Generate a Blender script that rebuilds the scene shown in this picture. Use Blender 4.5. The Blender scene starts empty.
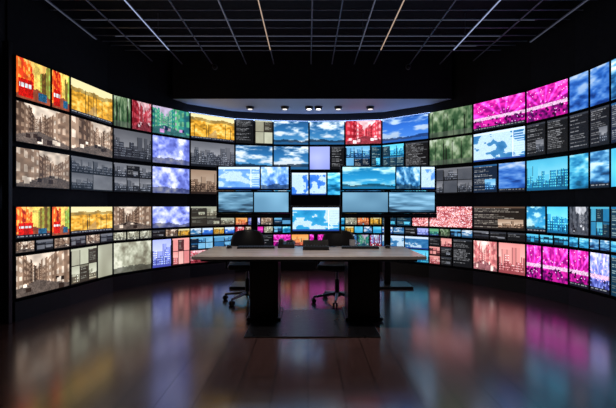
import bpy, bmesh, math, numpy as np
from mathutils import Vector, Matrix
R = np.random.default_rng(23)
S = bpy.context.scene
S.view_settings.view_transform = 'Standard'
S.view_settings.look = 'None'

# ------------------------------------------------------------------ materials
def lin(c):
    c = np.asarray(c, dtype=float)
    return np.where(c <= 0.04045, c/12.92, ((c+0.055)/1.055)**2.4)
def mat(name, col, rough=0.5, metal=0.0, emis=None, es=0.0, noise=0.0, spec=0.5):
    m = bpy.data.materials.new(name); m.use_nodes = True
    nt = m.node_tree; b = nt.nodes['Principled BSDF']
    c = tuple(lin(col))+(1,)
    b.inputs['Base Color'].default_value = c
    b.inputs['Roughness'].default_value = rough
    b.inputs['Metallic'].default_value = metal
    b.inputs['Specular IOR Level'].default_value = spec
    if emis is not None:
        b.inputs['Emission Color'].default_value = tuple(lin(emis))+(1,)
        b.inputs['Emission Strength'].default_value = es
    if noise > 0:
        tc = nt.nodes.new('ShaderNodeTexCoord'); n = nt.nodes.new('ShaderNodeTexNoise')
        n.inputs['Scale'].default_value = 14; n.inputs['Detail'].default_value = 4
        r = nt.nodes.new('ShaderNodeMapRange')
        r.inputs['To Min'].default_value = max(0, rough-noise); r.inputs['To Max'].default_value = min(1, rough+noise)
        nt.links.new(tc.outputs['Object'], n.inputs['Vector'])
        nt.links.new(n.outputs['Fac'], r.inputs['Value'])
        nt.links.new(r.outputs['Result'], b.inputs['Roughness'])
    return m
M_wall = mat('wall_black_paint', (0.045,0.05,0.08), 0.7, noise=0.1)
M_ceil = mat('ceiling_black', (0.07,0.075,0.11), 0.85, noise=0.1)
M_soff = mat('soffit_grey', (0.74,0.76,0.82), 0.6, noise=0.1)
M_frame = mat('bezel_black', (0.025,0.025,0.03), 0.4)
M_plastic = mat('black_plastic', (0.05,0.05,0.06), 0.4, noise=0.08)
M_leather = mat('chair_leather', (0.10,0.10,0.12), 0.45, noise=0.1)
M_chrome = mat('brushed_steel', (0.55,0.56,0.6), 0.3, 1.0, noise=0.1)
M_bar = mat('truss_steel', (0.50,0.52,0.58), 0.45, 0.3, noise=0.1)
def led(n,c,s): return mat(n,(0.5,0.5,0.55),0.4,emis=c,es=s)
M_led = led('led_strip_glow', (0.66,0.72,0.88), 0.85)
M_ledd = led('led_strip_dim', (0.5,0.53,0.62), 0.24)
M_ledw = led('led_strip_warm', (0.85,0.72,0.60), 0.75)
M_soffill = led('soffit_fill_glow', (0.62,0.74,1.0), 3.6)  # glow of the added strip that lightens the soffit
M_ped = mat('pedestal_black', (0.04,0.04,0.05), 0.3, noise=0.08)
M_lamp = mat('lamp_glow', (0.9,0.9,0.9), 0.4, emis=(1,0.95,0.9), es=1.2)
M_lampw = mat('lamp_glow_bright', (0.9,0.9,0.9), 0.4, emis=(1,0.97,0.95), es=4)
M_mug = mat('ceramic_white', (0.7,0.7,0.72), 0.3)
M_key = mat('key_grey', (0.16,0.16,0.18), 0.5)
M_rail = mat('monitor_chin', (0.32,0.34,0.38), 0.35, 0.5)

M_scr = bpy.data.materials.new('lcd_display'); M_scr.use_nodes = True
nt = M_scr.node_tree; b = nt.nodes['Principled BSDF']
b.inputs['Base Color'].default_value = (0.01,0.01,0.01,1); b.inputs['Roughness'].default_value = 0.3
a = nt.nodes.new('ShaderNodeAttribute'); a.attribute_name = 'Col'
nt.links.new(a.outputs['Color'], b.inputs['Emission Color'])
b.inputs['Emission Strength'].default_value = 1.45

def wood(name, c1, c2, mortar, bw, rh, rough, bump=0.15, rotz=math.pi/2, gap=0.004, ior=1.5):
    m = bpy.data.materials.new(name); m.use_nodes = True
    nt = m.node_tree; b = nt.nodes['Principled BSDF']; N = nt.nodes.new; L = nt.links.new
    b.inputs['IOR'].default_value = ior
    tc = N('ShaderNodeTexCoord'); mp = N('ShaderNodeMapping'); mp.inputs['Rotation'].default_value = (0,0,rotz)
    L(tc.outputs['Object'], mp.inputs['Vector'])
    br = N('ShaderNodeTexBrick'); br.inputs['Scale'].default_value = 1
    br.inputs['Brick Width'].default_value = bw; br.inputs['Row Height'].default_value = rh
    br.inputs['Mortar Size'].default_value = gap; br.inputs['Mortar Smooth'].default_value = 0.6
    br.inputs['Color1'].default_value = tuple(lin(c1))+(1,); br.inputs['Color2'].default_value = tuple(lin(c2))+(1,)
    br.inputs['Mortar'].default_value = tuple(lin(mortar))+(1,)
    L(mp.outputs['Vector'], br.inputs['Vector'])
    mp2 = N('ShaderNodeMapping'); mp2.inputs['Scale'].default_value = (2,20,2)
    L(mp.outputs['Vector'], mp2.inputs['Vector'])
    ns = N('ShaderNodeTexNoise'); ns.inputs['Scale'].default_value = 1.6; ns.inputs['Detail'].default_value = 6
    L(mp2.outputs['Vector'], ns.inputs['Vector'])
    cr = N('ShaderNodeMapRange'); cr.inputs['To Min'].default_value = 0.6; cr.inputs['To Max'].default_value = 1.4
    L(ns.outputs['Fac'], cr.inputs['Value'])
    mx = N('ShaderNodeVectorMath'); mx.operation = 'SCALE'
    L(br.outputs['Color'], mx.inputs[0]); L(cr.outputs['Result'], mx.inputs['Scale'])
    L(mx.outputs['Vector'], b.inputs['Base Color'])
    rr = N('ShaderNodeMapRange'); rr.inputs['To Min'].default_value = rough-0.03; rr.inputs['To Max'].default_value = rough+0.04
    L(ns.outputs['Fac'], rr.inputs['Value']); L(rr.outputs['Result'], b.inputs['Roughness'])
    # seams reflect a little less than the polished boards
    sp = N('ShaderNodeMapRange'); sp.inputs['To Min'].default_value = 0.5; sp.inputs['To Max'].default_value = 0.28
    L(br.outputs['Fac'], sp.inputs['Value']); L(sp.outputs['Result'], b.inputs['Specular IOR Level'])
    if bump > 0:
        bp = N('ShaderNodeBump'); bp.inputs['Strength'].default_value = bump; bp.inputs['Distance'].default_value = 0.001
        iv = N('ShaderNodeMath'); iv.operation = 'SUBTRACT'; iv.inputs[0].default_value = 1
        L(br.outputs['Fac'], iv.inputs[1]); L(iv.outputs[0], bp.inputs['Height']); L(bp.outputs['Normal'], b.inputs['Normal'])
    return m
M_floor = wood('floor_dark_planks', (0.27,0.19,0.185), (0.235,0.165,0.165), (0.07,0.05,0.055), 1.2, 0.24, 0.19, 0.0, gap=0.005, ior=2.9)
M_desk = wood('desk_oak', (0.72,0.68,0.66), (0.69,0.65,0.63), (0.5,0.38,0.3), 3.0, 0.6, 0.22, 0.0, 0, 0.0)

# ------------------------------------------------------------------ helpers
def new_obj(name, me, parent=None):
    o = bpy.data.objects.new(name, me); S.collection.objects.link(o)
    if parent: o.parent = parent
    return o
def empty(name, loc=(0,0,0), rz=0):
    o = bpy.data.objects.new(name, None); S.collection.objects.link(o)
    o.location = loc; o.rotation_euler = (0,0,rz); o.empty_display_size = 0.1
    return o
class MB:
    def __init__(s): s.bm = bmesh.new(); s.mats = []
    def mi(s, m):
        if m not in s.mats: s.mats.append(m)
        return s.mats.index(m)
    def _fin(s, vs, m, mtx):
        bmesh.ops.transform(s.bm, matrix=mtx, verts=vs)
        i = s.mi(m)
        for f in {f for v in vs for f in v.link_faces}: f.material_index = i
    def box(s, c, d, m, rot=None, taper=1.0):
        r = bmesh.ops.create_cube(s.bm, size=1)['verts']
        if taper != 1.0:
            for v in r:
                if v.co.z < 0: v.co.x *= taper; v.co.y *= taper
        mt = Matrix.Translation(c) @ (rot.to_4x4() if rot else Matrix.Identity(4)) @ Matrix.Diagonal((*d,1))
        s._fin(r, m, mt); return s
    def cyl(s, p0, p1, r0, m, r1=None, seg=20):
        p0 = Vector(p0); p1 = Vector(p1); d = p1-p0
        r = bmesh.ops.create_cone(s.bm, cap_ends=True, segments=seg, radius1=r0, radius2=r0 if r1 is None else r1, depth=d.length)['verts']
        q = Vector((0,0,1)).rotation_difference(d.normalized())
        s._fin(r, m, Matrix.Translation((p0+p1)/2) @ q.to_matrix().to_4x4()); return s
    def sph(s, c, r, m, sc=(1,1,1)):
        v = bmesh.ops.create_uvsphere(s.bm, u_segments=20, v_segments=12, radius=r)['verts']
        s._fin(v, m, Matrix.Translation(c) @ Matrix.Diagonal((*sc,1))); return s
    def obj(s, name, parent=None, bevel=0.0, sub=0, smooth=False):
        me = bpy.data.meshes.new(name); s.bm.to_mesh(me); s.bm.free()
        for m in s.mats: me.materials.append(m)
        o = new_obj(name, me, parent)
        if bevel:
            k = o.modifiers.new('bevel','BEVEL'); k.width = bevel; k.segments = 2; k.limit_method = 'ANGLE'
        if sub:
            k = o.modifiers.new('sub','SUBSURF'); k.levels = sub; k.render_levels = sub
        if smooth:
            for p in me.polygons: p.use_smooth = True
            try: me.set_sharp_from_angle(angle=math.radians(40))
            except Exception: pass
        return o
def poly_obj(name, verts, faces, m, parent=None):
    me = bpy.data.meshes.new(name); me.from_pydata(verts, [], faces); me.materials.append(m); me.update()
    return new_obj(name, me, parent)

# ------------------------------------------------------------------ pictures shown on the displays
def vn(h, w, gx, gy, octv=3):
    out = np.zeros((h,w)); amp = 1; tot = 0
    for o in range(octv):
        a, bb = max(1,int(gx*2**o)), max(1,int(gy*2**o))
        g = R.random((bb+2, a+2))
        ys = np.linspace(0, bb, h, endpoint=False)+R.random()*0.9; xs = np.linspace(0, a, w, endpoint=False)+R.random()*0.9
        yi = ys.astype(int); xi = xs.astype(int); fy = (ys-yi)[:,None]; fx = (xs-xi)[None,:]
        fy = fy*fy*(3-2*fy); fx = fx*fx*(3-2*fx)
        v = (g[yi][:,xi]*(1-fx)+g[yi][:,xi+1]*fx)*(1-fy)+(g[yi+1][:,xi]*(1-fx)+g[yi+1][:,xi+1]*fx)*fy
        out += v*amp; tot += amp; amp *= 0.55
    return out/tot
def st(v, k=1.8): return np.clip((v-0.5)*k+0.5, 0, 1)
def pal(v, cols):
    cols = np.array(cols, dtype=float); t = np.linspace(0,1,len(cols))
    return np.stack([np.interp(v, t, cols[:,i]) for i in range(3)], -1)
P = dict(
 blue=[(.04,.15,.28),(.15,.40,.62),(.42,.68,.84),(.92,.96,1)],
 blue2=[(.05,.2,.5),(.18,.43,.82),(.42,.64,.94),(.78,.88,1)],
 cyan=[(.02,.28,.42),(.12,.52,.74),(.35,.78,.92),(.78,.97,1)],
 lav=[(.2,.22,.5),(.42,.48,.82),(.66,.7,.95),(.95,.95,1)],
 mag=[(.28,.01,.30),(.62,.05,.50),(.88,.16,.66),(.97,.5,.85)],
 aut=[(.20,.17,.06),(.58,.42,.12),(.86,.62,.18),(.92,.82,.48)],
 brn=[(.13,.09,.07),(.40,.31,.25),(.64,.54,.46),(.90,.85,.79)],
 gry=[(.07,.08,.10),(.22,.24,.28),(.42,.43,.46),(.80,.81,.84)],
 grn=[(.04,.1,.06),(.18,.32,.2),(.5,.6,.45),(.9,.95,.88)],
 teal=[(.08,.12,.3),(.12,.42,.42),(.35,.66,.45),(.75,.55,.78)],
 red=[(.35,.03,.08),(.72,.14,.2),(.85,.45,.5),(1,.9,.92)],
 warm=[(.3,.04,.02),(.78,.16,.10),(.93,.50,.14),(.92,.82,.50)],
 pnk=[(.45,.2,.22),(.72,.38,.40),(.88,.6,.58),(1,.88,.85)],
 bei=[(.3,.27,.22),(.52,.51,.44),(.68,.69,.61),(.90,.90,.83)],
 ora=[(.25,.08,.12),(.8,.35,.2),(.95,.65,.35),(.4,.75,.85)],
 news=[(.05,.08,.2),(.7,.12,.2),(.3,.55,.85),(.95,.95,.97)],
)
P['slate']=[(.10,.16,.22),(.26,.40,.50),(.38,.54,.64),(.5,.65,.75)]
P['pale']=[(.12,.28,.58),(.36,.58,.9),(.62,.78,.97),(.96,.98,1)]
def bar(im, c=(.85,.88,.92), bg=(.05,.07,.12), frac=.12):
    h,w,_ = im.shape; n = max(2,int(h*frac)); im[:n] = bg
    i = 1
    while i < w-2:
        L_ = int(R.integers(1,5)); im[n//2, i:i+L_] = np.array(c)*.6; i += L_+int(R.integers(1,3))
def ridge(w, base, amp, g=3): return base+amp*(vn(1,w,g,1,4)[0]-.5)*2
def clouds(h,w,p):
    # sky with banks of cloud over a dark ridge
    yy = np.linspace(0,1,h)[:,None]*np.ones((1,w))
    v = st(vn(h,w,3,6,4),3.4); sky = pal(.22+.30*(1-yy), P[p]); wh = np.array(P[p][3])
    k = np.clip(v*1.3-.35,0,1)[...,None]; im = sky*(1-k)+wh*k*(.8+.2*yy[...,None])
    r = ridge(w,.20,.14)[None,:]; m = yy < r; im[m] = im[m]*.25+np.array(P[p][0])*.5
    m = yy < r*.45; im[m] = np.array(P[p][1])*.8
    return im
def puffs(h,w,p):
    v = st(vn(h,w,5,3,4),3); s = vn(h,w,9,7,2)
    im = pal(np.clip(.22+v*.65+.3*(s-.5),0,1), P[p]); yy = np.linspace(0,1,h)[:,None]*np.ones((1,w))
    r = ridge(w,.18,.15)[None,:]; im[yy < r] *= .55; return im
def waves(h,w,p): return pal(np.clip(.25+.45*np.linspace(0,1,h)[:,None]+.7*(st(vn(h,w,2,7,3),2.2)-.5),0,1), P[p])
def foli(h,w,p):
    # autumn hillside: pale sky, far ridge, crowns of trees, path
    yy = np.linspace(0,1,h)[:,None]*np.ones((1,w)); xx = np.linspace(0,1,w)[None,:]*np.ones((h,1))
    im = pal(np.clip(.25+.35*st(vn(h,w,5,5,2),2)+.4*st(vn(h,w,16,14,2),2.2),0,1), P[p])
    r = ridge(w,.80,.16)[None,:]; m = yy > r; im[m] = np.array(P[p][3])*.4+np.array((.5,.5,.44))
    r2 = r-.12; m = (yy <= r)&(yy > r2); im[m] = im[m]*.5+np.array((.42,.40,.30))*.5
    for k in range(6):
        x = int(R.integers(0,w)); im[int(h*.1):int(h*R.uniform(.5,.85)), x:x+1] *= .4
    m = (np.abs(xx-.5-.25*(yy-.2)) < .16*(1-yy*2.2)); im[m] = im[m]*.4+np.array((.75,.62,.45))*.5
    im[(yy < .10)] *= .5
    return im
def trees(h,w,p):
    im = pal(np.clip(.15+.5*st(vn(h,w,9,4,3),2.2)+.3*np.linspace(0,1,h)[:,None],0,1), P[p])*.85
    for k in range(8):
        x = int(R.integers(0,w)); im[:int(h*R.uniform(.6,1)), x:x+1] *= .35
    im[:int(h*.2)] = im[:int(h*.2)]*.5+np.array(P[p][3])*.18; return im
def skyl(h,w,p,sky=None):
    yy = np.linspace(0,1,h)[:,None]
    im = pal(.95-.35*yy*np.ones((1,w))+.1*(vn(h,w,3,3)-.5), P[sky or p])
    for lay in range(3):
        x = 0; f = (.88,.68,.45)[lay]; sh = (.58,.40,.22)[lay]
        while x < w:
            bw = int(R.integers(3,9)); bh = int(h*R.uniform(.45,1)*f); n = min(bw,w-x)
            c = pal(np.array(sh+R.uniform(-.12,.12)), P[p]); blk = np.ones((bh,n,1))*c
            if lay > 0 and n > 2:
                ly = (np.arange(bh)%3 == 1)[:,None]; lx = (np.arange(n)%2 == 1)[None,:]; lit = ly&lx&(R.random((bh,n)) > .3)
                blk[lit] = np.clip(c*1.35+np.array(P[p][3])*.35,0,1)
            im[:bh,x:x+n] = blk; im[:bh,x:x+1] *= .6; x += bw+(R.random() < .3)
    im[:max(1,int(h*.10))] = np.array(P[p][0])*1.2; return im
def city(h,w,p): return skyl(h,w,p) if R.random() < .5 else street(h,w,p)
def crowd(h,w,p):
    v = st(vn(h,w,12,10,2),2.2)*.5+np.linspace(.0,.4,h)[:,None]; im = pal(np.clip(v,0,1), P[p])
    yy,xx = np.mgrid[0:h,0:w]; x0 = w*R.uniform(.35,.65)
    an = np.arctan2(xx-x0, yy-h*.25); bm = np.clip(np.sin(an*13)*1.6-.6,0,1)*(yy > h*.3)
    im = np.clip(im+bm[...,None]*.28*np.array((.9,.55,1)),0,1)
    st_ = (yy > h*.34)&(yy < h*.44); im[st_] = np.array((.98,.8,.95))*(.7+.3*R.random((st_.sum(),1)))
    for k in range(w//2):   # heads of the audience
        cx = R.uniform(0,w); cy = R.uniform(0,h*.34); m = (xx-cx)**2+(yy-cy)**2 < 2.3; im[m] = np.array(P[p][0])*R.uniform(.4,1.2)
    d = R.random((h,w)) > .98; im[d] = (1,.8,1); return im
def street(h,w,p, multi=False):
    yy,xx = np.mgrid[0:h,0:w]; y = yy/h; x = xx/w; vx = R.uniform(.3,.7); dx = np.abs(x-vx)+.02
    side = (x > vx).astype(float)
    blk = (np.floor(np.log(dx)*3.2)+side*7).astype(int); tab = R.random(64); fac = tab[blk % 64]
    win = (np.sin((y-.38)/dx*9) > 0)&(np.sin(np.log(dx)*26) > 0)
    im = pal(np.clip(.14+.5*fac+.30*win,0,1), P[p])
    top = .62+1.1*dx+.25*(tab[(blk+9)%64]-.5); sky = y > top
    im[sky] = np.array(P[p][2])*.3+np.array(P[p][3])*.7
    g = y < .34-.45*dx*.9; im[g] = (np.array(P[p][1])*.6+np.array((.10,.11,.12)))*(.8+.4*R.random((g.sum(),1)))
    if not multi:
        for k in range(7):   # cars / pedestrians
            cx = R.uniform(.1,.9); cy = R.uniform(.05,.3); s = .05*(1-cy*2.2)+.012
            m = (np.abs(x-cx) < s)&(np.abs(y-cy) < s*1.2); im[m] = pal(np.array(R.choice([0.0,.05,1.0,.9])), P[p])
    else:
        k = (side > 0) & ~g & ~sky; im[k] = im[k]*.45+np.array((.16,.42,.18))*.7*(.5+fac[k][:,None])
        k = (dx < .12) & ~g; im[k] = np.array((.95,.82,.40))*(.8+.2*R.random((k.sum(),1)))
        im[g] = im[g]*.5+np.array((.45,.30,.16))*.5
        k = (y > .05)&(y < .48)&(np.abs(x-.25) < .2); im[k] = np.array((.76,.08,.05))*(.7+.4*R.random((k.sum(),1)))
        k = (y > .28)&(y < .37)&(np.abs(x-.25) < .18)&((xx % 4) > 0); im[k] = np.array((.80,.85,.86))
        k = (y > .05)&(y < .25)&(np.abs(x-.75) < .13); im[k] = np.array((.12,.32,.45))*(.7+.5*R.random((k.sum(),1)))
    im *= (.8+.4*vn(h,w,12,10,1))[...,None]; return im
def trains(h,w,p): return street(h,w,'warm',True)
def text(h,w,p):
    bg = np.array(P[p][0])*.6+.015; fg = np.array(P[p][3])*.62; im = np.ones((h,w,3))*bg; y = h-3
    im[h-2:] = np.array(P[p][1])*.8
    while y > 1:
        x = 1; end = int(w*R.uniform(.5,.97))
        while x < end:
            L_ = int(R.integers(2,8)); im[y, x:min(x+L_,end)] = fg*R.uniform(.5,1); x += L_+1
        y -= 2 if R.random() < .6 else 4
    if R.random() < .6 and w > 14:
        a0 = int(h*.1); im[a0:int(h*.48), int(w*.5):w-2] = skyl(int(h*.48)-a0, w-2-int(w*.5), p)
    return im
def ui(h,w,p):
    im = np.ones((h,w,3))*np.array(P[p][0])*.5; nx = int(R.integers(2,4)); ny = 2
    for i in range(nx):
        for j in range(ny):
            x0,x1 = int(i*w/nx)+1, int((i+1)*w/nx); y0,y1 = int(j*h/ny)+1, int((j+1)*h/ny)
            if x1-x0 < 3 or y1-y0 < 3: continue
            q = R.random()
            if q < .4: im[y0:y1,x0:x1] = pal(np.full((y1-y0,x1-x0), R.uniform(.25,.65))+.15*vn(y1-y0,x1-x0,2,2), P[p])
            elif q < .7: im[y0:y1,x0:x1] = skyl(y1-y0,x1-x0,p)
            else: im[y0:y1,x0:x1] = text(y1-y0,x1-x0,p)
    im[h-2:] = np.array(P[p][2]); return im
def weather(h,w,p):
    v = vn(h,w,3,3,4); im = pal(np.clip(.45+.35*(v-.5)*2,0,1), P[p]); m = v > .52
    im[m] = np.array((.74,.86,.95))*(.9+.1*R.random((m.sum(),1))); im[h-3:] = (.8,.88,.97); im[:2] = (.1,.25,.55)
    if w > 40:
        x0 = int(w*.78); im[2:h-3,x0:x0+1] = (.9,.95,1)
        for y in range(4,h-4,3): im[y,x0+2:w-1] = (.75,.86,.97)
    return im
def bricks(h,w,p):
    im = pal(np.clip(.35+.9*(vn(h,w,8,8,2)-.4),0,1), P[p]); d = R.random((h,w)) > .78; im[d] = np.array((.98,.85,.88)); 
    d = R.random((h,w)) > .85; im[d] = np.array((.6,.1,.2)); return im
def flat(h,w,p): return pal(.3+.35*vn(h,w,2,2,1)+.15*np.linspace(0,1,h)[:,None], P[p])
K = dict(puffs=puffs,weather=weather,street=street,skyl=skyl,clouds=clouds,waves=waves,foli=foli,trees=trees,city=city,crowd=crowd,trains=trains,text=text,ui=ui,bricks=bricks,flat=flat)

def screen(name, parent, p0, p1, z0, z1, spec, bez=0.007, depth=0.05, cell=0.0115, gain=1.0):
    p0 = np.array(p0,float); p1 = np.array(p1,float); w = float(np.linalg.norm(p1-p0)); h = z1-z0
    kind, p = spec[0], spec[1]; br = spec[2] if len(spec) > 2 else 1.0
    nx = max(8,int(w/cell)); ny = max(7,int(h/cell))
    im = K[kind](ny,nx,p)
    if h > .25 and kind in ('city','foli','crowd','trains','clouds','waves') and R.random() < .35: bar(im)
    im = lin(np.clip(im*br,0,1))*gain
    xs = np.linspace(-w/2,w/2,nx+1); zs = np.linspace(-h/2,h/2,ny+1)
    X,Z = np.meshgrid(xs,zs); V = np.stack([X.ravel(), np.zeros(X.size), Z.ravel()],-1)
    i,j = np.meshgrid(np.arange(nx), np.arange(ny)); a0 = (j*(nx+1)+i).ravel()
    F = np.stack([a0,a0+1,a0+nx+2,a0+nx+1],-1)
    nv = len(V); B = bez
    bx = [(-w/2-B,.002,-h/2-B),(w/2+B,.002,-h/2-B),(w/2+B,.002,h/2+B),(-w/2-B,.002,h/2+B),
          (-w/2-B,depth,-h/2-B),(w/2+B,depth,-h/2-B),(w/2+B,depth,h/2+B),(-w/2-B,depth,h/2+B)]
    bf = np.array([(0,1,2,3),(5,4,7,6),(1,5,6,2),(4,0,3,7),(3,2,6,7),(4,5,1,0)])+nv
    V = np.vstack([V, np.array(bx)]); F = np.vstack([F,bf])
    me = bpy.data.meshes.new(name); me.from_pydata(V.tolist(), [], F.tolist())
    me.materials.append(M_scr); me.materials.append(M_frame)
    mi = np.zeros(len(F), dtype=np.int32); mi[-6:] = 1; me.polygons.foreach_set('material_index', mi)
    ca = me.color_attributes.new('Col','FLOAT_COLOR','CORNER')
    col = np.zeros((len(F),4,4), dtype=np.float32); col[...,3] = 1
    col[:nx*ny,:,:3] = im.reshape(-1,1,3); ca.data.foreach_set('color', col.ravel())
    me.update()
    o = new_obj(name, me, parent); c = (p0+p1)/2
    o.location = (c[0],c[1],(z0+z1)/2); o.rotation_euler = (0,0,math.atan2(p1[1]-p0[1], p1[0]-p0[0]))
    return o

# ------------------------------------------------------------------ plan of the curved video wall (metres)
PATH = np.array([(-3.16,4.43),(-3.00,5.18),(-2.86,6.02),(-2.51,6.60),(-2.06,7.17),(-1.37,7.70),(-0.67,7.88),(0.02,7.93),
 (0.71,7.90),(1.40,7.78),(2.12,7.20),(2.65,6.60),(3.11,5.86),(3.32,5.23),(3.37,4.92),(3.40,4.62),(3.40,4.20)])
def at(t):
    i = min(int(t), len(PATH)-2); f = t-i; return PATH[i]*(1-f)+PATH[i+1]*f
video_wall = empty('video_wall', (0,0,0))
cnt = [0]
def panel(t0, t1, z0, z1, *spec, g=0.016, gz=0.011):
    p0, p1 = at(t0), at(t1) if t1 != int(t1) else PATH[int(t1)]
    d = (p1-p0)/np.linalg.norm(p1-p0)
    cnt[0] += 1
    screen('screen_%d' % cnt[0], video_wall, p0+d*g, p1-d*g, z0+gz, z1-gz, spec, bez=min(0.007,g-0.004,gz-0.003))
R1=(2.425,2.89); R2=(1.945,2.405); R3=(1.455,1.90); R4=(0.885,1.25); RS=(0.73,0.865); R5=(0.24,0.71)
def row(z, items):
    for it in items: panel(it[0], it[1], z[0], z[1], *it[2:])
KS = [('street','brn'),('city','lav'),('foli','aut'),('city','ora'),('clouds','blue'),('city','red'),('text','gry'),('waves','cyan'),('city','teal'),('street','news'),('city','bei'),('skyl','mag'),('flat','cyan'),('trees','grn'),('weather','blue2'),('ui','blue')]
def grid(t0, t1, z, nc, nr, ks=None, br=0.92):
    ks = ks or KS
    for a in range(nr):
        for c in range(nc):
            k = ks[int(R.integers(0,len(ks)))]
            panel(t0+(t1-t0)*c/nc, (t0+(t1-t0)*(c+1)/nc) if c < nc-1 else t1, z[0]+(z[1]-z[0])*a/nr, z[0]+(z[1]-z[0])*(a+1)/nr, k[0], k[1], br, g=0.012, gz=0.010)
row(R1, [(0,.62,'trains','red'),(.62,1,'trains','red'),(1,2,'foli','aut'),(2,2.45,'trees','grn'),(2.45,3,'street','red',.8),(3,4,'street','teal'),(4,5,'foli','aut'),
 (5,5.5,'text','gry'),(5.5,6,'ui','bei'),(6,7,'clouds','blue'),(7,8,'clouds','blue'),(8,9,'street','red'),(9,10,'clouds','blue2',.95),(10,11,'trees','grn'),
 (11,12,'crowd','mag'),(12,13,'crowd','mag'),(13,14,'waves','blue2',.85),(14,15,'waves','blue2',.85),(15,16,'waves','blue')])
row(R2, [(0,1,'street','brn'),(1,2,'street','brn'),(2,3,'skyl','gry',.8),(3,4,'puffs','lav'),(4,5,'skyl','gry',.95),(5,6,'clouds','blue'),(6,7,'clouds','blue'),
 (7,7.6,'flat','lav',.95),(7.6,8,'text','gry'),(8,8.7,'ui','blue'),(8.7,9,'text','cyan'),(9,9.5,'ui','cyan'),(9.5,10,'text','gry'),(10,11,'trees','grn'),
 (11,12,'weather','blue'),(12,12.5,'text','gry'),(12.5,13,'text','gry'),(13,14,'text','gry'),(14,15,'text','gry'),(15,16,'text','blue')])
row(R3, [(0,1,'street','brn',.85),(1,2,'ui','gry',.8),(2,3,'ui','gry',.95),(3,4,'puffs','lav'),(4,5,'skyl','brn',.9),(5,6,'waves','blue'),(6,6.5,'weather','cyan'),(6.5,7,'weather','blue2'),
 (7,7.5,'weather','blue2'),(7.5,8,'waves','cyan'),(8,9,'waves','blue'),(9,10,'text','cyan'),(10,11,'ui','gry',.9),(11,11.5,'text','blue'),(11.5,12,'waves','blue2',.85),
 (12,13,'skyl','cyan',.9),(13,14,'waves','cyan',.9),(14,15,'waves','blue'),(15,16,'flat','cyan')])
row(R4, [(0,.62,'trains','red'),(.62,1,'trains','red'),(1,2,'foli','aut'),(2,3,'street','brn',.95),(3,4,'puffs','lav'),(4,5,'ui','bei',.85),
 (9.65,10,'bricks','pnk'),(10,11,'bricks','pnk'),(11,12,'text','brn'),(12,12.5,'clouds','cyan'),(12.5,13,'skyl','cyan'),
 (13,14,'street','gry'),(14,15,'ui','cyan',.8),(15,16,'text','cyan')])
grid(5,6,R4,3,2); grid(6,7,R4,2,2); grid(7,8,R4,2,2,[('waves','cyan'),('weather','blue'),('text','blue')]); grid(8,9,R4,3,2); grid(9,9.65,R4,2,2,[('text','cyan'),('weather','blue'),('ui','cyan')])
for i in range(16):
    ks = {0:[('street','brn'),('ui','gry')],1:[('ui','gry'),('street','brn')],2:[('foli','grn'),('street','bei')],6:[('ui','blue'),('waves','cyan')],7:[('waves','cyan'),('ui','blue')],
      11:[('text','gry'),('ui','gry')],12:[('waves','cyan'),('ui','cyan')],13:[('waves','cyan')],14:[('waves','blue')],15:[('waves','cyan')]}.get(i)
    grid(i,i+1,RS,2 if i in (13,14,15) else (3 if i < 4 or i > 10 else 4),1,ks)
row(R5, [(0,1,'street','brn'),(1,1.6,'ui','bei'),(1.6,2,'flat','bei',.95),(2,3,'puffs','bei',.95),(3,3.5,'skyl','lav'),(3.5,4,'ui','pnk'),
 (11,11.5,'street','pnk'),(11.5,12,'skyl','pnk'),(12,12.4,'crowd','mag'),(12.4,13,'crowd','mag'),(13,14,'crowd','mag'),(14,15,'crowd','lav'),(15,16,'text','cyan')])
grid(4,5,R5,2,2,[('skyl','pnk'),('city','lav'),('ui','blue'),('city','red')]); grid(5,6,R5,3,2); grid(6,7,R5,2,2,[('crowd','mag'),('city','ora'),('city','red'),('skyl','pnk')])
grid(7,8,R5,2,2,[('crowd','mag'),('city','ora'),('skyl','blue')]); grid(8,9,R5,3,2); grid(9,10,R5,2,2,[('waves','cyan'),('weather','blue'),('city','cyan')]); grid(10,10.55,R5,2,3,[('text','gry'),('ui','pnk'),('city','pnk')]); panel(10.55,11,R5[0],R5[1],'text','gry')

# ------------------------------------------------------------------ room shell
off = []
for i in range(len(PATH)):
    a_ = PATH[max(i-1,0)]; b_ = PATH[min(i+1,len(PATH)-1)]; t = (b_-a_)/np.linalg.norm(b_-a_)
    off.append(PATH[i]-0.10*np.array((t[1],-t[0])))
off = [tuple(p) for p in off]
H = 3.95
wl = off[0]; wr = off[-1]; YB = -2.5
def wall(name, pts, thick=0.15, m=M_wall):
    n = len(pts); inner = [Vector((p[0],p[1])) for p in pts]; outer = []
    for i in range(n):
        a_ = inner[max(i-1,0)]; b_ = inner[min(i+1,n-1)]; t = (b_-a_).normalized(); outer.append(inner[i]-thick*Vector((t.y,-t.x)))
    V = [(p.x,p.y,z) for z in (0,H) for p in inner]+[(p.x,p.y,z) for z in (0,H) for p in outer]
    F = []
    for i in range(n-1):
        F += [(i,i+1,n+i+1,n+i),(2*n+i+1,2*n+i,3*n+i,3*n+i+1),(n+i,n+i+1,3*n+i+1,3*n+i),(i+1,i,2*n+i,2*n+i+1)]
    F += [(0,n,3*n,2*n),(n-1,3*n-1,4*n-1,2*n-1)]
    return poly_obj(name, V, F, m)
wall('wall_back', off)
wall('wall_left', [(wl[0]-0.03,YB),(wl[0]-0.02,wl[1])])
wall('wall_right', [(wr[0],wr[1]),(wr[0]+0.02,YB)])
wall('wall_front', [(wr[0]+0.02,YB),(wl[0]-0.03,YB)])
MB().box((0,2.8,-0.05),(7.4,11.0,0.1),M_floor).obj('floor')
MB().box((0,2.8,H+0.05),(7.4,11.0,0.1),M_ceil).obj('ceiling')
n = len(PATH)
V = []; F = []
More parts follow.
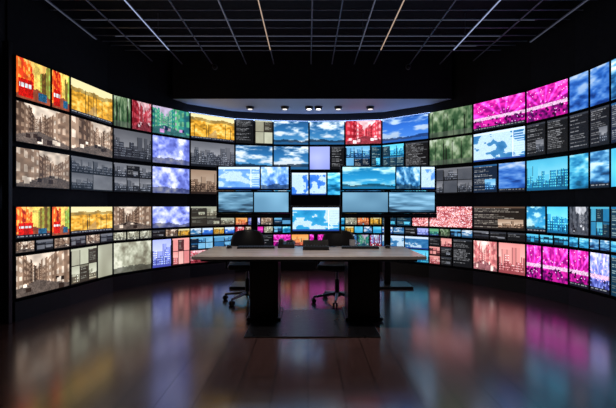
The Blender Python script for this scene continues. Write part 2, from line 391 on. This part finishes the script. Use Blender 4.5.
for i in range(n):
    p = PATH[i]; o_ = np.array(off[i])
    V += [(p[0],p[1],0),(p[0],p[1],0.21),(o_[0],o_[1],0.21)]
for i in range(n-1):
    k = 3*i; F += [(k,k+3,k+4,k+1),(k+1,k+4,k+5,k+2)]
poly_obj('baseboard_back', V, F, M_plastic)
MB().box((-3.20,4.37,1.5),(0.07,0.06,3.0),M_plastic).obj('trim_1', bevel=0.006)
V=[];F=[]
for i in range(4,11):
    p=PATH[i]; o_=np.array(off[i]); a_=p*.55+o_*.45; b_=p*.15+o_*.85
    V += [(a_[0],a_[1],2.90),(b_[0],b_[1],2.90),(a_[0],a_[1],2.885),(b_[0],b_[1],2.885)]
for i in range(6):
    k=4*i; F += [(k,k+1,k+5,k+4),(k+2,k+6,k+7,k+3),(k,k+4,k+6,k+2),(k+1,k+3,k+7,k+5)]
poly_obj('added_soffit_fill', V, F, M_soffill)  # added emissive strip, hidden behind the screen tops to brighten the soffit

zs_ = 3.05; yf = 6.9
back = [off[i] for i in range(4,11)]
poly = [(-2.28,yf)]+[p for p in back]+[(2.42,yf)]
nV = len(poly); V = [(p[0],p[1],zs_) for p in poly]+[(p[0],p[1],H) for p in poly]
F = [tuple(range(nV))]; F2 = [(nV-1,0,nV,2*nV-1)]
me = bpy.data.meshes.new('soffit'); me.from_pydata(V,[],F+F2); me.materials.append(M_soff); me.materials.append(M_ceil)
me.polygons[1].material_index = 1; me.update(); new_obj('ceiling_soffit', me)
g = MB()
for x,ld in ((-3.0,M_ledd),(-2.55,None),(-2.1,M_led),(-1.6,None),(-1.03,M_ledd),(-0.57,M_ledw),(0.05,None),(0.4,None),(0.77,M_ledd),(1.1,M_ledw),(1.7,None),(2.2,M_led),(2.7,None),(3.2,M_ledd)):
    g.cyl((x,1.5,3.62),(x,6.85,3.62),0.010,M_bar,seg=8)
    if ld: g.box((x,3.85,3.606),(0.011,4.7,0.008),ld)
for y in (2.2,3.2,4.2,4.75,5.0,5.25,5.5,5.75,5.95,6.1,6.3):
    g.cyl((-3.2,y,3.64),(3.35,y,3.64),0.010,M_bar,seg=8)
for x0,x1,y in ((-2.9,2.9,5.25),(-2.7,2.7,5.75),(-2.5,2.5,6.1)):
    g.box(((x0+x1)/2,y,3.627),(x1-x0,0.010,0.006),M_ledd)
for x in (-2.1,0.77,2.2):
    for y in (2.2,4.2,5.75): g.cyl((x,y,3.64),(x,y,H),0.006,M_bar,seg=8)
g.obj('ceiling_truss_grid')
for i,x in enumerate((-1.05,-0.42,0.02,0.19,0.55,1.13)):
    y = 7.45; bright = i in (2,3)
    d = MB(); d.cyl((x,y,zs_-0.045),(x,y,zs_),0.062,M_plastic,0.075); d.cyl((x,y,zs_-0.05),(x,y,zs_-0.044),0.042,M_lampw if bright else M_lamp)
    e = d.obj('recessed_downlight' )
    L = bpy.data.lights.new('downlight_bulb','SPOT'); L.energy = 6; L.spot_size = 2.2; L.spot_blend = 1; L.shadow_soft_size = 0.05; L.color = (1,.93,.85)
    lo = bpy.data.objects.new('bulb', L); S.collection.objects.link(lo); lo.location = (x,y,zs_-0.06); lo.parent = e
for x in (-1.56,1.68):
    d = MB(); d.cyl((x,6.9,3.58),(x,6.87,3.58),0.045,M_bar); d.sph((x,6.86,3.575),0.035,M_plastic)
    d.obj('security_camera', smooth=True)
for x in (-0.8,0.85):  # added lamps out of view, put in to light desk and floor
    d = MB(); y = 3.7
    d.cyl((x,y,3.44),(x,y,3.64),0.012,M_plastic); d.cyl((x,y+0.02,3.28),(x,y-0.02,3.46),0.06,M_plastic,0.045); d.cyl((x,y+0.022,3.272),(x,y+0.02,3.28),0.048,M_lamp)
    e = d.obj('added_fill_lamp')
    L = bpy.data.lights.new('added_fill_spot','SPOT'); L.energy = 170; L.spot_size = 1.6; L.spot_blend = 1; L.shadow_soft_size = 0.06; L.color = (1,.87,.78)
    lo = bpy.data.objects.new('added_fill_spot', L); S.collection.objects.link(lo); lo.location = (x,y+0.03,3.26)
    lo.rotation_euler = (math.radians(4),0,0); lo.parent = e

# ------------------------------------------------------------------ desk
desk = empty('control_desk', (0.01,0,0))
MB().box((0,4.63,0.728),(2.36,1.04,0.035),M_desk).obj('desktop', desk, bevel=0.005)
MB().box((0,4.66,0.695),(2.22,0.92,0.03),M_ped).obj('under_frame', desk, bevel=0.004)
for k,(x,w_) in enumerate(((-0.49,0.31),(0.60,0.35))):
    b_ = MB(); b_.box((x,4.68,0.36),(w_,0.42,0.66),M_ped,taper=1.0); b_.box((x,4.68,0.025),(w_+0.06,0.50,0.03),M_ped)
    b_.box((x,4.463,0.36),(w_-0.06,0.012,0.56),M_plastic)
    b_.obj('pedestal_%d'%(k+1), desk, bevel=0.006)
MB().box((0.03,4.40,0.006),(1.30,1.02,0.012),M_ped).obj('dark_plate', desk, bevel=0.003)  # thin dark plate lying on the floor below both pedestals

def monitor(name, cx, y, z0, z1, w, specs, desk_z):
    m = empty(name, (cx,y,0))
    xs = np.linspace(-w/2,w/2,len(specs)+1)
    h = z1-z0
    MB().box((0,0.034,(z0+z1)/2-0.008),(w+0.045,0.04,h+0.05),M_frame).obj('housing', m, bevel=0.006)
    for i,sp in enumerate(specs):
        screen('display_%d'%(i+1), m, (xs[i]+0.006,0.0),(xs[i+1]-0.006,0.0), z0+0.006, z1-0.004, sp, bez=0.002, depth=0.012, cell=0.010)
    MB().box((0,0.075,(z0+desk_z)/2+0.03),(0.05,0.03,z0-desk_z+0.06),M_frame).box((0,0.06,desk_z+0.008),(0.24,0.18,0.014),M_frame).obj('stand', m, bevel=0.004)
    return m
monitor('desktop_monitor', 0.095, 4.93, 0.945, 1.235, 0.57, [('weather','cyan')], 0.746)

def bank(x0, x1, spU, spL):
    cx = (x0+x1)/2; w = x1-x0; m = empty('monitor_stand', (cx,6.3,0))
    for nm,z0,z1,sp in (('upper',1.50,1.86,spU),('lower',1.145,1.470,spL)):
        tot = sum(s[0] for s in sp); x = -w/2
        MB().box((0,0.025,(z0+z1)/2),(w+0.05,0.05,z1-z0+0.022),M_frame).obj(nm+'_housing', m, bevel=0.005)
        for i,s in enumerate(sp):
            ww = w*s[0]/tot
            o = screen('%s_display_%d'%(nm,i+1), m, (x+0.010,-0.006),(x+ww-0.010,-0.006), z0+0.014, z1-0.012, s[1:], bez=0.002, depth=0.012)
            x += ww
    MB().box((0,0.02,1.10),(w+0.05,0.07,0.065),M_frame).box((0,-0.018,1.10),(w-0.02,0.01,0.012),M_rail).obj('lower_rail', m, bevel=0.004)
    c = MB(); c.box((0,0.10,0.94),(0.10,0.05,1.80),M_frame); c.box((0,0.09,0.02),(0.7,0.45,0.035),M_frame)
    c.obj('column', m, bevel=0.006)
bank(-1.38,-0.29, [(1.25,'weather','pale',1.0),(.85,'puffs','pale')], [(1,'waves','slate',1.1),(1,'flat','slate',1.2)])
bank(0.52,1.95, [(1.3,'clouds','cyan',1.0),(0.6,'puffs','blue'),(.35,'weather','pale')], [(1,'flat','slate',1.1),(1,'waves','slate',1.2)])

# ------------------------------------------------------------------ office chairs
def chair(x, y, rz, spin):
    c = empty('office_chair', (x,y,0), rz)
    s = MB(); s.box((0,-0.02,0.475),(0.48,0.47,0.07),M_leather)
    o = s.obj('seat', c, bevel=0.03, smooth=True); o.modifiers['bevel'].segments = 4
    V=[];F=[];nu,nv=8,8
    for j in range(nv+1):
        v=j/nv; hw = 0.20+0.035*math.sin(math.pi*min(1,v*1.1))
        if v>.85: hw -= (v-.85)*.25
        for i in range(nu+1):
            u = -1+2*i/nu
            V.append((u*hw, 0.27-0.07*u*u+0.05*v-0.03*math.sin(v*math.pi), 0.53+0.39*v-(0.02*u**4 if v>.9 else 0)))
    for j in range(nv):
        for i in range(nu):
            k=j*(nu+1)+i; F.append((k,k+1,k+nu+2,k+nu+1))
    o = poly_obj('backrest', V, F, M_leather, c)
    k = o.modifiers.new('s','SOLIDIFY'); k.thickness=0.045; k.offset=0
    k = o.modifiers.new('u','SUBSURF'); k.levels=1; k.render_levels=2
    for p in o.data.polygons: p.use_smooth=True
    a_ = MB()
    a_.box((0,0.30,0.50),(0.07,0.03,0.26),M_plastic); a_.box((0,0.17,0.42),(0.07,0.28,0.025),M_plastic)
    for sx in (-1,1):
        a_.box((sx*0.27,0.0,0.645),(0.06,0.26,0.03),M_plastic); a_.box((sx*0.275,0.04,0.54),(0.025,0.05,0.24),M_plastic); a_.box((sx*0.24,0.04,0.43),(0.10,0.05,0.02),M_plastic)
    a_.obj('frame_and_armrests', c, bevel=0.008)
    b_ = MB(); b_.cyl((0,0,0.10),(0,0,0.30),0.030,M_plastic); b_.cyl((0,0,0.28),(0,0,0.43),0.018,M_chrome); b_.box((0,0,0.425),(0.2,0.22,0.03),M_plastic)
    b_.cyl((0,0,0.075),(0,0,0.125),0.05,M_plastic)
    for i in range(5):
        t = spin+i*2*math.pi/5; d=Vector((math.cos(t),math.sin(t),0)); q=Vector((-d.y,d.x,0))
        b_.cyl(d*0.03+Vector((0,0,0.11)), d*0.31+Vector((0,0,0.075)),0.024,M_chrome,0.015,seg=10)
        e=d*0.31
        b_.cyl(e+Vector((0,0,0.05)),e+Vector((0,0,0.08)),0.010,M_chrome,seg=10)
        for sg in (-1,1):
            b_.cyl(e+q*sg*0.008+Vector((0,0,0.029)), e+q*sg*0.028+Vector((0,0,0.029)),0.029,M_plastic,seg=18)
    b_.obj('star_base', c, smooth=True)
chair(-0.80,5.42,0.12,0.3)
chair(0.38,5.36,-0.15,0.95)

# ------------------------------------------------------------------ things on the desk
ZT = 0.7465
def keyboard(x,y,rz):
    k=MB(); k.box((0,0,0.009),(0.44,0.14,0.016),M_plastic)
    for j in range(5):
        for i in range(15): k.box((-0.203+i*0.029,-0.052+j*0.026,0.020),(0.024,0.021,0.007),M_key)
    o=k.obj('computer_keyboard'); o.location=(x,y,ZT); o.rotation_euler=(0,0,rz)
keyboard(-0.62,4.92,0.05); keyboard(0.62,4.90,-0.05)
for x,y in ((-0.94,4.90),(0.95,4.90)):
    d=MB(); d.sph((0,0,0.0195),0.03,M_plastic,(1,1.6,.62)); d.box((0,0,0.005),(0.055,0.09,0.008),M_plastic)
    o=d.obj('computer_mouse',smooth=True,bevel=0.002); o.location=(x,y,ZT+0.001)
t=MB(); t.box((0,0,0.025),(0.2,0.2,0.045),M_plastic,rot=Matrix.Rotation(0.12,3,'X')); t.box((-0.065,0,0.075),(0.05,0.21,0.03),M_plastic)
t.box((-0.065,0.085,0.062),(0.05,0.05,0.04),M_plastic); t.box((-0.065,-0.085,0.058),(0.05,0.05,0.04),M_plastic)
for j in range(4):
    for i in range(3): t.box((0.01+i*0.03,-0.06+j*0.028,0.046+0.003*j),(0.02,0.018,0.01),M_key)
t.box((0.04,0.07,0.062),(0.09,0.045,0.02),M_key)
o=t.obj('desk_telephone',bevel=0.004); o.location=(-0.26,4.98,ZT+0.012)
t=MB(); t.box((0,0,0.02),(0.3,0.18,0.035),M_plastic); t.box((0,0.07,0.06),(0.3,0.03,0.08),M_plastic,rot=Matrix.Rotation(-0.35,3,'X'))
for i in range(8): t.box((-0.12+i*0.034,-0.03,0.043),(0.012,0.02,0.014),M_chrome)
for i in range(8): t.cyl((-0.12+i*0.034,0.02,0.036),(-0.12+i*0.034,0.02,0.052),0.007,M_key,seg=10)
o=t.obj('control_console',bevel=0.003); o.location=(0.09,4.76,ZT+0.001)
def mug(x,y):
    d=MB(); d.cyl((0,0,0),(0,0,0.09),0.036,M_mug,0.040,seg=28); d.cyl((0,0,0.0885),(0,0,0.0915),0.034,M_ped,seg=28)
    for i in range(8):
        a0=-1.3+i*2.6/8; a1=a0+2.6/8
        d.cyl((0.036+0.028*math.cos(a0),0,0.045+0.028*math.sin(a0)),(0.036+0.028*math.cos(a1),0,0.045+0.028*math.sin(a1)),0.005,M_mug,seg=8)
    o=d.obj('coffee_mug',smooth=True); o.location=(x,y,ZT)
mug(0.55,5.06)

# ------------------------------------------------------------------ world + camera
w = bpy.data.worlds.new('World'); S.world = w; w.use_nodes = True
w.node_tree.nodes['Background'].inputs['Color'].default_value = (0.02,0.03,0.05,1); w.node_tree.nodes['Background'].inputs['Strength'].default_value = 0.1
cam = bpy.data.cameras.new('camera'); co = bpy.data.objects.new('camera', cam); S.collection.objects.link(co)
cam.sensor_width = 36; cam.lens = 24.0; cam.shift_y = 2/616
co.location = (0,0,1.25); co.rotation_euler = (math.pi/2,0,0)
S.camera = co
